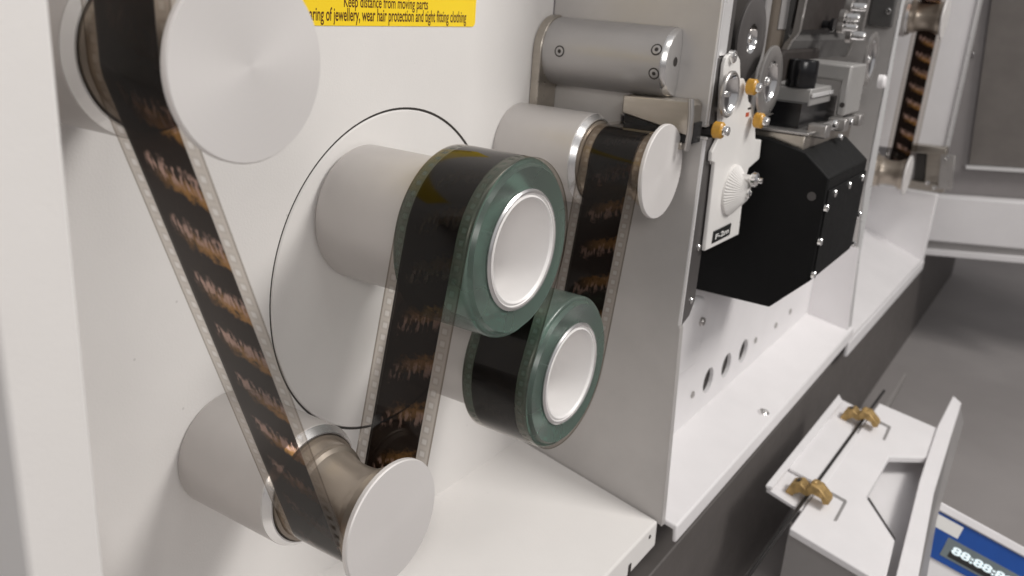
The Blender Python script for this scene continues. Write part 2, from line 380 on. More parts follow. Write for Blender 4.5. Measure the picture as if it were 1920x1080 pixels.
obj('bay_wall', bm, M['paint_plain'], cab, smooth=False)
obj('port_backing', box(B(), (2.5, -2.66, -8.3), (14, -1.4, -4.5)), M['dark'], cab)  # dark box behind the ports, its colour stands in for their inner shade
bm = B(); box(bm, (1.39, -1.1, -3.0), (19.2, -.9, 9)); obj('bay_back', bm, M['charcoal'], cab)
bm = B(); box(bm, (1.39, -2.8, -3.01), (19.2, -1.1, -2.8)); obj('bay_ledge', bm, M['gate'], cab)
for px, py in ((1299, 740), (1417, 638), (1455, 610), (1482, 584)):
    obj('wall_screw', screw_bm(aty(px, py, -2.82), (0, -1, 0), .11, .03), M['satin'], cab)
bm = B(); prism(bm, [(2.6, -3.15, -4.25), (5.3, -3.15, -4.25), (5.62, -3.15, -4.6), (5.62, -3.15, -6.1), (5.2, -3.15, -6.3), (2.6, -3.15, -6.3)], (0, .34, 0))
obj('mount_bracket', bm, M['paint_plain'], cab, bevel=.12, seg=4)
obj('wall_screw', screw_bm(aty(1317, 603, -3.2), (0, -1, 0), .12, .06), M['satin'], cab)
c = atp(1432, 775, (0, 0, -8.06), (0, .2, -1)); obj('tray_screw', screw_bm(c + Vector((0, 0, .03)), (0, -.2, 1), .17, .05), M['chrome'], cab)
# second dividing plate
XQ = 19.3
obj('dividing_plate', prism(B(), [(XQ, 0, -8.2), (XQ, -4.50, -9.25), (XQ, -4.07, -3.0), (XQ, -4.07, 9), (XQ, 0, 9)], (.25, 0, 0)), M['grey_plate'], cab, bevel=.03)
obj('edge_chamfer', prism(B(), [(XQ, -4.08, 9), (XQ, -4.08, -3), (XQ, -4.51, -9.2), (XQ+.55, -4.52, -9.2), (XQ+.55, -4.09, -3), (XQ+.55, -4.09, 9)], (0, .04, 0)), M['bright_edge'], cab)
obj('plate_foot', prism(B(), [(XQ-.1, -2.2, -8.6), (XQ-.1, -4.52, -9.2), (XQ-.1, -4.3, -5.5), (XQ-.1, -2.3, -5.0)], (.095, 0, 0)), M['paint_plain'], cab)
# right bay
XE = 38.0
obj('tray', prism(B(), [(XQ+.3, 0, -8.1), (XE, 0, -8.3), (XE, -4.45, -10.05), (XQ+.3, -4.45, -9.62)], (0, 0, -.22)), M['paint_plain'], cab, bevel=.05)
obj('tray_lip', prism(B(), [(XQ+.3, -4.46, -9.6), (XE, -4.46, -10.02), (XE, -4.46, -10.55), (XQ+.3, -4.46, -10.25)], (0, -.14, 0)), M['paint_plain'], cab, bevel=.03)
obj('end_wall', box(B(), (XE, -4.5, -10.6), (XE+.6, 0, -6.1)), M['paint_plain'], cab, bevel=.05)
obj('end_plate', box(B(), (XE, -4.34, -3.85), (XE+.3, 0, 12)), M['paint_plain'], cab, bevel=.03)
obj('edge_chamfer', box(B(), (XE-.1, -4.44, -3.85), (XE+1.3, -4.35, 12)), M['bright_edge'], cab, bevel=.02)
obj('bay_back', box(B(), (XQ+.3, -.4, -6.2), (XE, -.2, 12)), M['cabinet'], cab)
# cabinet front below the trays
obj('lower_front', box(B(), (-13.2, -4.1, -16.49), (62, 4, -10.7)), M['cabinet'], cab, bevel=.05)

# turntable disc that carries the two transfer rollers
tt = obj('turntable', lathe(B(), [(0, .3), (TR, .3), (TR, .03), (TR-.03, -.004), (0, -.004)], (TC[0], 0, TC[1]), 'y', 160), M['paint'], None, (TC[0], 0, TC[1]))
tagit(tt, 'large round white turntable set flush in the panel behind the two green rollers', 'turntable')

obj('turntable_gap', lathe(B(), [(TR+.001, .02), (TR+.05, .02), (TR+.05, .012), (TR+.001, .012)], (TC[0], 0, TC[1]), 'y', 160, True), M['dark'], cab)  # dark ring laid in the gap in place of its shade
# ================================================================== WARNING STICKER
ws = thing('warning_sticker', 'yellow warning sticker with dark safety text at the top of the white panel', 'sticker', (-5.4, 0, 2.652))
bm = B(); rr = .09; xa, xb, za, zb = -8.9, -1.905, 2.652, 3.62; P_ = []
for cx, cz, a0 in ((xb-rr, za+rr, -90), (xb-rr, zb-rr, 0), (xa+rr, zb-rr, 90), (xa+rr, za+rr, 180)):
    for q in range(6): a = R(a0+q*18); P_.append((cx+rr*math.cos(a), -.012, cz+rr*math.sin(a)))
obj('sticker_sheet', prism(bm, P_, (0, .011, 0)), M['yellow'], ws, smooth=False)
ux, uz = (1, 0, 0), (0, 0, 1)
text_mesh('print', 'Keep distance from moving parts', .19, (-5.72, -.0135, 2.96), ux, uz, 2.26, M['ink'], ws, bold=.012)
text_mesh('print', 'No wearing of jewellery, wear hair protection and tight fitting clothing', .21, (-6.98, -.0135, 2.735), ux, uz, 4.76, M['ink'], ws, bold=.015)

# ================================================================== GUIDE ROLLERS
CR = (0.0, 0, 0.0)
def make_roller(c, label):
    t = thing('guide_roller', label, 'guide roller', (c[0], 0, c[1]), 'guide rollers that carry the film')
    C3 = (c[0], 0, c[1])
    obj('housing', lathe(B(), [(0, -.005), (.985, -.005), (1.0, -.03), (1.0, -1.93), (.99, -1.945), (.9, -1.95), (0, -1.95)], C3, 'y', 128), M['housing'], t, ang=30)
    obj('bezel_ring', lathe(B(), [(.993, -1.951), (.905, -2.065), (.885, -2.07), (.872, -2.05), (.872, -1.96), (.95, -1.951)], C3, 'y', 128, True), M['bezel'], t, ang=30)
    sp = [(.855, -1.96), (.855, -2.10), (.80, -2.11), (.79, -2.13), (.785, -2.30), (.76, -2.31), (.76, -2.36), (.70, -2.40), (.66, -2.5), (.635, -2.65), (.625, -2.8), (.63, -2.95),
          (.65, -3.1), (.68, -3.18), (.70, -3.19), (.72, -3.30), (.785, -3.33), (.785, -3.53), (.80, -3.555), (.86, -3.565), (.86, -3.6), (0, -3.6)]
    obj('spool', lathe(B(), sp, C3, 'y', 128), M['spool'], t, ang=25)
    obj('end_disc', lathe(B(), [(0, -3.575), (.975, -3.575), (1.0, -3.595), (1.0, -3.655), (.985, -3.676), (.5, -3.682), (0, -3.690)], C3, 'y', 160), M['disc'], t, ang=30)
    return t
RA, RB, RC = (-10.925, 2.502), (-8.471, -4.201), (0.0, 0.0)
ra = make_roller(RA, 'largest looking silver guide roller at the top left with film down its left side')
def rcopy(c, label):
    o = copy_tree(ra, (c[0]-RA[0], 0, c[1]-RA[1])); o['label'] = label; return o
rb = rcopy(RB, 'silver guide roller at the bottom with its brown waisted spool uncovered by the film')
rc = rcopy(RC, 'silver guide roller right of the green rollers, below the screwed grey cylinder')
RD, RE = (33.2, 3.45), (31.9, -4.3)
rd = rcopy(RD, 'small far guide roller at the top right in front of the white end plate')
re_ = rcopy(RE, 'far guide roller below the end plate beside the brass bracket')

# ================================================================== TRANSFER ROLLERS
PP, QQ, PR = (-5.236, -.652), (-3.134, -3.594), 1.531
def make_ptr(c, label):
    t = thing('transfer_roller', label, 'cleaning roller', (c[0], 0, c[1]), 'green rubber cleaning rollers on the turntable')
    C3 = (c[0], 0, c[1])
    obj('housing', lathe(B(), [(0, .02), (1.17, .02), (1.17, -.06), (1.225, -.065), (1.242, -.09), (1.242, -2.0), (1.225, -2.015), (.95, -2.015), (.95, -1.4), (0, -1.4)], C3, 'y', 128), M['housing'], t, ang=30)
    f = .085; pr = [(1.0, -2.05), (1.47, -2.05), (PR, -2.11)]
    for q in range(7): a = R(q*15); pr.append((PR-f+f*math.cos(a), -3.50+f-.01-f*math.sin(a)-f*.0))
    pr += [(1.40, -3.583), (1.385, -3.573), (1.02, -3.573), (1.0, -3.56)]
    obj('rubber_sleeve', lathe(B(), pr, C3, 'y', 160, True), M['urethane'], t, ang=50)
    obj('hub_ring', lathe(B(), [(.994, -3.56), (1.03, -3.575), (1.035, -3.60), (1.0, -3.628), (.972, -3.625), (.965, -3.60)], C3, 'y', 128, True), M['bezel'], t, ang=40)
    obj('hub', lathe(B(), [(.99, -2.045), (.99, -3.585), (.96, -3.60), (.945, -3.585), (.925, -3.59), (.915, -3.612), (.90, -3.617), (.87, -3.585), (.86, -3.55), (.845, -3.2),
                             (.83, -2.7), (.79, -2.2), (.70, -1.9), (.5, -1.75), (.2, -1.7), (0, -1.69), (0, -1.5), (.9, -1.5), (.9, -2.045)], C3, 'y', 128), M['core'], t, ang=25)
    return t
make_ptr(PP, 'upper and larger looking green rubber roller with a silver hub')
o = copy_tree([x for x in bpy.data.objects if x.name == 'transfer_roller'][0], (QQ[0]-PP[0], 0, QQ[1]-PP[1]))
o['label'] = 'lower green rubber roller with a silver hub, tucked under the upper one'

# ================================================================== FILM
FY0, FY1 = -2.105, -3.55
def belt(circles, start, end):
    """circles: (c, r, s) s=+1 clockwise seen from the front. Returns the list of points (x, z)."""
    cs = [(start, 0, 1)] + circles + [(end, 0, 1)]; tan = []
    for (c1, r1, s1), (c2, r2, s2) in zip(cs, cs[1:]):
        dx, dz = c2[0]-c1[0], c2[1]-c1[1]; L = math.hypot(dx, dz); a = (s2*r2 - s1*r1)/L
        b = math.sqrt(max(0, 1-a*a)); e, m_ = (dx/L, dz/L), (dz/L, -dx/L)     # m_ = right of e
        rg = (a*e[0]+b*m_[0], a*e[1]+b*m_[1])
        tan.append(((c1[0]-s1*r1*rg[0], c1[1]-s1*r1*rg[1]), (c2[0]-s2*r2*rg[0], c2[1]-s2*r2*rg[1])))
    pts = []
    for i, (a, b) in enumerate(tan):
        L = math.hypot(b[0]-a[0], b[1]-a[1]); n_ = max(2, int(L/.4))
        for q in range(n_+1): pts.append((a[0]+(b[0]-a[0])*q/n_, a[1]+(b[1]-a[1])*q/n_))
        if i < len(circles):
            c, r, s = circles[i]; a0 = math.atan2(b[1]-c[1], b[0]-c[0]); nx = tan[i+1][0]; a1 = math.atan2(nx[1]-c[1], nx[0]-c[0])
            da = (a1-a0) % (2*math.pi)
            if s > 0: da -= 2*math.pi
            n_ = max(6, int(abs(da)*24))
            for q in range(1, n_): t_ = a0+da*q/n_; pts.append((c[0]+r*math.cos(t_), c[1]+r*math.sin(t_)))
    return pts
def ribbon(name, pts, m, label, wob=0):
    bm = B(); L = 0; rows = []; uvl = bm.loops.layers.uv.new('UVMap')
    for i, (x, z) in enumerate(pts):
        if i: L += math.hypot(x-pts[i-1][0], z-pts[i-1][1])
        rows.append((bm.verts.new((x, FY0, z)), bm.verts.new((x, (FY0+FY1)/2, z)), bm.verts.new((x, FY1, z)), L))
    for a, b in zip(rows, rows[1:]):
        if (a[0].co-b[0].co).length < 1e-6: continue
        for k_ in (0, 1):
            f = bm.faces.new((a[k_], b[k_], b[k_+1], a[k_+1]))
            for lp in f.loops:
                vv = lp.vert; row = a if vv in a[:3] else b
                lp[uvl].uv = (row[3]/20, row.index(vv)/2)
    me_o = obj(name, bm, m, None, (pts[0][0], 0, pts[0][1])); tagit(me_o, label, 'film', 'lengths of the same motion picture film')
    return me_o
FR = .80
M['film'] = film_mat('motion_picture_film', 0.0); M['film_far'] = film_mat('motion_picture_film_far', 0.0, True)
pts = belt([(RA, FR, -1), (RB, FR, -1), (PP, PR+.012, 1), (QQ, PR+.012, -1), (RC, FR, 1)], (RA[0]-.95, 9.5), (12.0, .62))
# flip of the picture after the film has gone round the lower roller
ribbon('film_strip', pts, M['film'], 'long dark brown strip of film threaded round the near rollers')
pts = belt([(RD, FR, 1)], (29, 5.2), (33.6, -4.5))
ribbon('film_strip', pts, M['film_far'], 'distant short strip of film hanging before the white end plate at the right')

# ================================================================== GREY CYLINDER (MOTOR) WITH BRACKET
MC, MR = (1.17, 2.14), .752
mo = thing('drive_motor', 'grey screwed cylinder beside the dividing plate above the small guide roller', 'motor', (MC[0], 0, MC[1]))
def half(bm, prof):
    """half of a turned shape, the flat side on the plate"""
    rings = [[bm.verts.new((MC[0]-r_*math.sin(math.pi*i/48), t_, MC[1]+r_*math.cos(math.pi*i/48))) for i in range(49)] for r_, t_ in prof]
    for a_, b_ in zip(rings, rings[1:]):
        for i in range(48): bm.faces.new((a_[i], a_[i+1], b_[i+1], b_[i]))
    bm.faces.new(rings[0]); bm.faces.new(list(reversed(rings[-1]))); return bm
obj('body', half(B(), [(MR, -.22), (MR, -3.13)]), M['motor'], mo, ang=30)
obj('end_cap', half(B(), [(MR-.003, -3.131), (MR-.012, -3.17), (MR-.07, -3.25), (.30, -3.27)]), M['bezel'], mo, ang=25)
obj('cap_hole', lathe(B(), [(0, .02), (.10, .02), (.10, -.004), (0, -.004)], (MC[0]-.25, -3.27, MC[1]+.05), 'y', 20), M['dark'], mo)
obj('bracket', prism(B(), [(MC[0]+.005-.80*math.sin(R(a)), -.02, MC[1]+.80*math.cos(R(a))) for a in range(0, 91, 10)] + [(MC[0]-.80, -.02, .6), (MC[0]-.005, -.02, .6)], (0, -.22, 0)), M['steel'], mo, bevel=.02)
for px, py in ((1231, 93), (1226, 138), (1049, 96)):
    # point on the cylinder facing the camera
    d = ray(px, py); best = None
    for q in range(2000):
        p_ = CAM + d*(q*.00001+.004)
    t_ = None; ox, oz = CAM.x-MC[0], CAM.z-MC[1]; A_ = d.x**2+d.z**2; B_ = 2*(ox*d.x+oz*d.z); C_ = ox*ox+oz*oz-MR**2; D_ = B_*B_-4*A_*C_
    t_ = (-B_-math.sqrt(max(0, D_)))/(2*A_); p_ = CAM + d*t_; nn = Vector((p_.x-MC[0], 0, p_.z-MC[1])).normalized()
    s_ = obj('screw_recess', lathe(B(), [(0, .004), (.125, .004), (.125, -.03), (0, -.03)], p_, frame_of(nn), 24), M['dark'], mo)
    obj('screw', screw_bm(p_ - nn*.004, nn, .095, .018), M['motor'], mo)

# ================================================================== FILM GUIDE BLOCK
gb = thing('film_guide_block', 'polished steel block on the grey plate just above the small guide roller', 'guide block', (.9, -3, .9))
a = .62
bm = B(); prism(bm, [(a, -2.27, 1.0), (a, -2.27, 1.40), (a, -3.80, 1.46), (a, -3.92, 1.38), (a, -3.92, .78), (a, -3.9, .72)], (1.16-a, 0, 0))
obj('upper_block', bm, M['steel'], gb, bevel=.04)
obj('lower_block', box(B(), (a+.05, -3.75, .40), (1.17, -2.35, .56)), M['steel'], gb, bevel=.03)
obj('slot_lining', box(B(), (a+.1, -3.95, .56), (1.17, -2.3, 1.0)), M['black_gloss'], gb)
obj('release_lever', tube(B(), [(a-.02, -3.86, 1.5), (a-.02, -3.9, 1.2), (a-.02, -3.92, .8), (a-.02, -3.9, .42)], .065), M['satin'], gb)

# ================================================================== GATE PLATE
GY = -4.18
gp = thing('gate_plate', 'pale jagged gate plate with a fluted white knob beside the black housing', 'gate plate', (2.5, GY, -1.8))
out = [(1322, 471), (1385, 440), (1397, 338), (1404, 316), (1424, 298), (1428, 262), (1417, 261), (1416, 232), (1413, 198), (1404, 190), (1401, 160), (1395, 147), (1389, 148),
       (1383, 150), (1377, 160), (1390, 155), (1388, 112), (1384, 104), (1378, 100), (1370, 101), (1363, 108), (1359, 122), (1354, 170), (1350, 240), (1347, 262), (1336, 285), (1334, 303), (1341, 306), (1333, 380)]
out = [(1322, 471), (1385, 440), (1397, 338), (1404, 316), (1424, 298), (1428, 262), (1417, 261), (1416, 232), (1413, 198), (1404, 190), (1401, 160), (1395, 147), (1389, 148), (1388, 112), (1384, 104),
       (1378, 100), (1370, 101), (1363, 108), (1359, 122), (1354, 170), (1350, 240), (1347, 262), (1336, 285), (1334, 303), (1341, 306), (1333, 380)]
obj('plate', prism(B(), [aty(x, y, GY) for x, y in out], (0, .10, 0)), M['gate'], gp, bevel=.025)
# fluted cone knob
kc = aty(1371, 356, GY); bm = B(); nfl = 48; rings = []
for r, t, fl in ((.60, 0, 0), (.60, -.05, 0), (.57, -.08, .022), (.24, -.36, .010), (.19, -.40, 0), (0, -.4, 0)):
    if r == 0: rings.append([bm.verts.new(kc + Vector((0, t, 0)))]); continue
    rings.append([bm.verts.new(kc + Vector(((r + (fl if i % 4 < 2 else -fl))*math.cos(2*math.pi*i/192), t, (r + (fl if i % 4 < 2 else -fl))*math.sin(2*math.pi*i/192)))) for i in range(192)])
for a_, b_ in zip(rings, rings[1:]):
    for i in range(192):
        j = (i+1) % 192
        if len(b_) == 1: bm.faces.new((a_[i], a_[j], b_[0]))
        else: bm.faces.new((a_[i], a_[j], b_[j], b_[i]))
kn = obj('knob', bm, M['gate'], gp, ang=20)
obj('knob_screw', screw_bm(kc + Vector((0, -.42, 0)), (0, -1, 0), .13, .06), M['chrome'], kn)
# badge
q0 = [aty(1338, 434, GY-.01), aty(1370, 418, GY-.01), aty(1372, 434, GY-.01), aty(1341, 453, GY-.01)]
zt, zb_ = q0[0].z, q0[3].z; xa, xb = q0[0].x, q0[1].x
bd = obj('badge', box(B(), (xa, GY-.03, zb_), (xb, GY-.004, zt)), M['label_black'], gp, smooth=False)
text_mesh('badge_print', 'F-2m', (zt-zb_)*.42, (xa+.12, GY-.033, zb_+(zt-zb_)*.26), ux, uz, (xb-xa)-.24, M['label_white'], gp, bold=.03)
obj('marking', box(B(), (aty(1401, 214, GY).x-.1, GY-.006, aty(1401, 214, GY).z-.06), (aty(1401, 214, GY).x+.12, GY-.001, aty(1401, 214, GY).z+.04)), M['red'], gp, smooth=False)
obj('marking', box(B(), (aty(1404, 208, GY).x-.1, GY-.006, aty(1404, 204, GY).z-.02), (aty(1404, 208, GY).x+.12, GY-.001, aty(1404, 204, GY).z+.03)), M['dark'], gp, smooth=False)
obj('plate_screw', screw_bm(aty(1374, 106, GY-.03), (0, -1, 0), .14, .06), M['chrome'], gp)

def flange(px, py, y, r, label, m='satin', bowl=.45):
    c = aty(px, py, y); t = thing('film_pulley', label, 'pulley', c, 'round metal pulleys in the film path of the middle bay')
    obj('rim', lathe(B(), [(r*bowl, .05), (r*.95, .05), (r, .03), (r, -.02), (r*.95, -.045), (r*(bowl+.06), -.05), (r*bowl, -.03)], c, 'y', 64, True), M[m], t, ang=30)
    h = obj('hub', lathe(B(), [(r*bowl*.99, -.03), (r*bowl*.9, .03), (r*bowl*.6, .10), (r*bowl*.2, .12), (0, .12)], c, 'y', 48), M['chrome'], t, ang=30)
    obj('hub_screw', screw_bm(c + Vector((.0, .06, 0)), (0, -1, 0), r*.13, .07), M['chrome'], h)
    return t
flange(1408, 73, -3.95, .93, 'tall grey pulley highest in the middle bay, behind the gate plate', 'edge_plate', .36)
flange(1443, 153, -4.3, .84, 'pale pulley between two amber pads in the middle bay', 'satin', .58)
flange(1368, 177, -4.33, .50, 'small pulley on the narrow top of the gate plate', 'satin', .86)
flange(1632, 112, -3.9, .95, 'pulley against the far dividing plate, right of the square bracket', 'satin', .7)
def pad(px, py, y, label):
    c = aty(px, py, y); t = thing('pad_roller', label, 'pad roller', c, 'amber pad rollers')
    obj('pad', lathe(B(), [(0, .12), (.15, .12), (.18, .09), (.18, -.07), (.15, -.10), (0, -.10)], c, 'y', 32), M['amber'], t)
    obj('screw', screw_bm(c + Vector((.0, -.16, 0)), (0, -1, 0), .11, .06), M['chrome'], t)
pad(1411, 163, -4.4, 'amber pad roller touching the left rim of the pale pulley, topmost of three')
pad(1424, 226, -4.4, 'amber pad roller directly under the pale pulley')
pad(1348, 244, -4.35, 'amber pad roller at the film slot by the edge of the grey plate')
# chrome knob and small fittings
kb = thing('thumb_knob', 'small chrome knob sticking out between the fluted knob and the black housing', 'knob', aty(1408, 336, -4.6))
c = aty(1408, 336, -4.6); obj('stem', lathe(B(), [(0, .4), (.10, .4), (.10, 0), (0, 0)], c, 'y', 24), M['chrome'], kb)
obj('head', lathe(B(), [(0, 0), (.12, 0), (.18, -.05), (.18, -.14), (.12, -.19), (.07, -.20), (.07, -.28), (0, -.30)], c, 'y', 32), M['chrome'], kb)

# ================================================================== BLACK LAMP HOUSING
lh = thing('lamp_housing', 'black chamfered lamp housing with silver screws on its front', 'lamp housing', (7, -4, -4.05))
XB0, XB1 = 5.0, 9.1
oct_ = [(-2.9, -4.03), (-4.98, -4.03), (-5.92, -3.06), (-5.92, -.44), (-5.24, .10), (-4.3, .32), (-2.9, .32)]
obj('casing', prism(B(), [(XB0, y, z) for y, z in oct_], (XB1-XB0, 0, 0)), M['black'], lh, bevel=.04)
obj('front_cover', prism(B(), [(XB0+.06, -5.925, -2.95), (XB0+.06, -5.925, -.75), (XB1-.05, -5.925, -.75), (XB1-.05, -5.925, -2.95)], (0, -.035, 0)), M['black'], lh, bevel=.01)
for px, py in ((1550, 390), (1538, 453), (1526, 515), (1565, 362), (1592, 347), (1616, 333), (1611, 402), (1601, 457)):
    obj('cover_screw', screw_bm(aty(px, py, -5.975), (0, -1, 0), .10, .045), M['chrome'], lh)
pc = atx(1522, 368, XB0); obj('sight_port', lathe(B(), [(0, -.02), (.11, -.02), (.11, .0), (0, .0)], pc, 'x', 24), M['edge_plate'], lh)

# ================================================================== CAMERA ASSEMBLY ABOVE THE HOUSING
ca = thing('scanning_camera', 'metal scanning head with a black lens on a steel platform over the black housing', 'scanning camera', (8, -4, .3))
XP = 5.2
def lf(pts_, X_): return [atx(px, py, X_) for px, py in pts_]       # outline on a plane square to the film path
fy = atx(1504, 293, XP).y; x2 = aty(1592, 258, fy).x
pq = lf([(1510, 255), (1504, 293)], XP); pz1, pz0 = pq[0].z, pq[1].z
obj('platform', prism(B(), [(XP, -2.9, pz0), (XP, fy, pz0), (XP, fy, pz1), (XP, -2.9, pz1)], (x2-XP, 0, 0)), M['steel'], ca, bevel=.03)
obj('platform_plate', prism(B(), [(XP-.1, -2.9, pz1+.01), (XP-.1, fy-.08, pz1+.01), (x2+.6, fy-.08, pz1+.01), (x2+.6, -2.9, pz1+.01)], (0, 0, .07)), M['satin'], ca, bevel=.02)
pt = pz1+.09
cx_, cy_ = XP+1.5, fy+1.15
obj('lens_cone', lathe(B(), [(.35, pt), (.70, pt+.30), (.74, pt+.30), (.5, pt)], (cx_-.4, cy_+.3, 0), 'z', 48, True), M['satin'], ca)
obj('cavity', box(B(), (XP+.5, fy+.35, pt), (XP+4, fy+1.9, pt+.62)), M['black_gloss'], ca)  # solid black block standing in for the shaded gap under the mount
XM = 6.2; mp = lf([(1466, 163), (1523, 167), (1523, 201), (1466, 194)], XM); my0, my1 = mp[0].y, mp[1].y
xm2 = aty(1562, 158, my1).x
obj('lens_mount', prism(B(), [(XM, my0+.5, mp[3].z), (XM, my1, mp[2].z), (XM, my1, mp[1].z), (XM, my0+.5, mp[1].z)], (xm2-XM, 0, 0)), M['alu'], ca, bevel=.04)
obj('mount_lip', box(B(), (XM-.02, my1-.06, mp[1].z-.22), (xm2, my1-.005, mp[1].z-.12)), M['bright_edge'], ca, bevel=.01)
br_ = (my1-my0)/2*-1; lz = mp[1].z+.01
obj('lens_barrel', lathe(B(), [(0, lz), (br_*.97, lz), (br_*.97, lz+.12), (br_, lz+.14), (br_, lz+.62), (br_*.94, lz+.67), (br_*.86, lz+.66), (br_*.80, lz+.60), (0, lz+.60)], (XM+br_-.15, (my0+my1)/2, 0), 'z', 64), M['black_gloss'], ca)
XL = 8.2; lp_ = lf([(1536, 119), (1599, 123), (1584, 219), (1565, 217), (1571, 151), (1536, 146)], XL); ly = lp_[1].y
la = [(XL, lp_[0].y+.6, lp_[1].z), (XL, ly, lp_[1].z), (XL, ly, lp_[2].z), (XL, lp_[3].y, lp_[2].z), (XL, lp_[3].y, lp_[4].z), (XL, lp_[0].y+.6, lp_[4].z)]
xl2 = aty(1626, 124, ly).x
obj('angle_bracket', prism(B(), la, (xl2-XL, 0, 0)), M['alu'], ca, bevel=.06)
hp = atx(1579, 197, XL-.005); obj('bracket_hole', lathe(B(), [(0, -.01), (.07, -.01), (.07, .01), (0, .01)], hp, 'x', 20), M['dark'], ca)
cz0, cz1 = lp_[2].z-.36, lp_[2].z
for i, px in enumerate((1548, 1582, 1608)):
    c_ = aty(px, 234, ly-.12); obj('clamp', box(B(), (c_.x-.12, ly-.2, cz0), (c_.x+.30, ly+.3, cz1-.02)), M['satin'], ca, bevel=.04)
obj('clamp_bar', box(B(), (aty(1548, 234, ly).x, ly-.02, cz0+.06), (aty(1608, 234, ly).x, ly+.25, cz1-.1)), M['motor'], ca, bevel=.05)
for px, py in ((1566, 232), (1596, 228), (1576, 257)):
    obj('clamp_screw', screw_bm(aty(px, py, ly-.12), (0, -1, 0), .10, .05), M['chrome'], ca)
# curved hood between two bright ribs
hd = thing('sprocket_hood', 'dark curved hood with bright ribs above the black lens', 'hood', (9, -3, 2.4))
hpts = lf([(1462, 116), (1467, 104), (1472, 91), (1479, 77), (1490, 65), (1494, 58), (1506, 0)], 8.0)
def hood_prof(x, g=0): return [(x, -1.3, hpts[0].z)] + [(x, p_.y-g, p_.z) for p_ in hpts] + [(x, hpts[-1].y-g, 9), (x, -1.3, 9)]
def rib_prof(x):
    a_ = [(x, p_.y-.06, p_.z) for p_ in hpts] + [(x, hpts[-1].y-.06, 9)]; b_ = [(x, y+.17, z-.06) for x, y, z in a_[:-1]] + [(x, hpts[-1].y+.11, 9)]
    return a_ + list(reversed(b_))
hx2 = aty(1583, 113, hpts[0].y).x
obj('hood_shell', prism(B(), [(x, y+(.25 if z > 2.75 else 0), z) for x, y, z in hood_prof(8.2)], (hx2-8.2, 0, 0)), M['hood'], hd, ang=40)
obj('rib', prism(B(), rib_prof(8.0), (.2, 0, 0)), M['satin'], hd, ang=40)
obj('rib', prism(B(), rib_prof(hx2), (.3, 0, 0)), M['satin'], hd, ang=40)
yc = hpts[-1].y+.2; zc0 = aty(1503, 62, yc).z
obj('cover_plate', box(B(), (8.25, yc-.06, zc0+.1), (aty(1571, 60, yc).x, yc+.04, 9)), M['charcoal'], hd)
obj('cover_post', box(B(), (aty(1571, 60, yc).x, yc-.14, zc0), (aty(1578, 60, yc).x, yc+.04, 9)), M['satin'], hd, bevel=.03)
obj('cover_knob', lathe(B(), [(0, 0), (.12, 0), (.12, -.2), (.2, -.25), (.2, -.35), (0, -.35)], (aty(1537, 55, yc).x, yc-.06, zc0+.25), 'y', 20), M['black_gloss'], hd)
cp = thing('side_cover', 'olive grey tall cover left of the hood in the middle bay', 'cover plate', (5.5, -3.0, 3))
ys = -3.3; xa_ = aty(1445, 60, ys).x; xb_ = aty(1500, 60, ys).x
obj('cover', box(B(), (xa_, ys, 1.0), (xb_, -1.2, 9)), M['olive'], cp, bevel=.1)
obj('cover_edge', box(B(), (aty(1430, 60, ys-.3).x, ys-.3, .8), (aty(1440, 60, ys-.3).x, ys+.3, 9)), M['motor'], cp, bevel=.04)
obj('cover_strip', box(B(), (xa_+.5, ys-.03, aty(1455, 55, ys).z), (xa_+1.2, ys-.005, 9)), M['motor'], cp, bevel=.01)
obj('cover_bulge', prism(B(), [(xa_+.2, ys-.02, z_) for z_ in (0.9, 2.1)] + [(xa_+.7, ys-.02, 2.35), (xb_+1.5, ys-.02, 2.35), (xb_+1.5, ys-.02, .9)], (0, -.25, 0)), M['charcoal'], cp, bevel=.08)
bl = thing('dark_backing', 'black spacer block standing in for the shaded gap behind the tall pulley at the top of the middle bay', 'backing', (3.5, -3, 5))  # dark block added where only the shade of a gap shows
obj('backing_body', box(B(), (2.5, -3.4, .6), (aty(1430, 60, ys-.3).x-.02, -1.4, 9)), M['dark'], bl, bevel=.05)
# chrome pins before the far divider
for k_, (px, py, rr_, lab) in enumerate(((1622, 14, .12, 'topmost chrome pin before the far grey plate'), (1609, 34, .12, 'long chrome pin before the far grey plate, second from the top'),
                                   (1605, 52, .10, 'small chrome pin directly under the long one'), (1620, 68, .13, 'chrome pin just above the far pulley'))):
    t = thing('guide_pin', lab, 'guide pin', aty(px, py, -4.6), 'chrome pins before the far grey plate'); c = aty(px, py, -4.6)
    obj('pin', lathe(B(), [(0, .5), (rr_, .5), (rr_, 0), (rr_*.8, -.05), (0, -.07)], c, 'y', 20), M['chrome'], t)
    obj('collar', lathe(B(), [(rr_, .5), (rr_*1.8, .5), (rr_*1.8, .35), (rr_, .35)], c, 'y', 20, True), M['satin'], t)
hb = thing('hinge_block', 'small dark block with two screws at the top of the far grey plate', 'hinge block', aty(1668, 10, -4.5))
c = aty(1668, 8, -4.5); obj('block', box(B(), (18.9, -3.95, c.z-.75), (19.29, -3.1, c.z+1.5)), M['hood'], hb, bevel=.05)
for dz in (-.2, .5): obj('screw', screw_bm((18.88, -3.75, c.z+dz), (-1, 0, 0), .1, .03), M['chrome'], hb)
wk = thing('white_button', 'round white button on the edge of the far grey plate', 'button', aty(1653, 153, -4.5))
c = aty(1653, 153, -4.4); obj('button_cap', lathe(B(), [(0, .1), (.24, .1), (.24, -.08), (.18, -.14), (0, -.16)], c, 'y', 32), M['paint_plain'], wk)

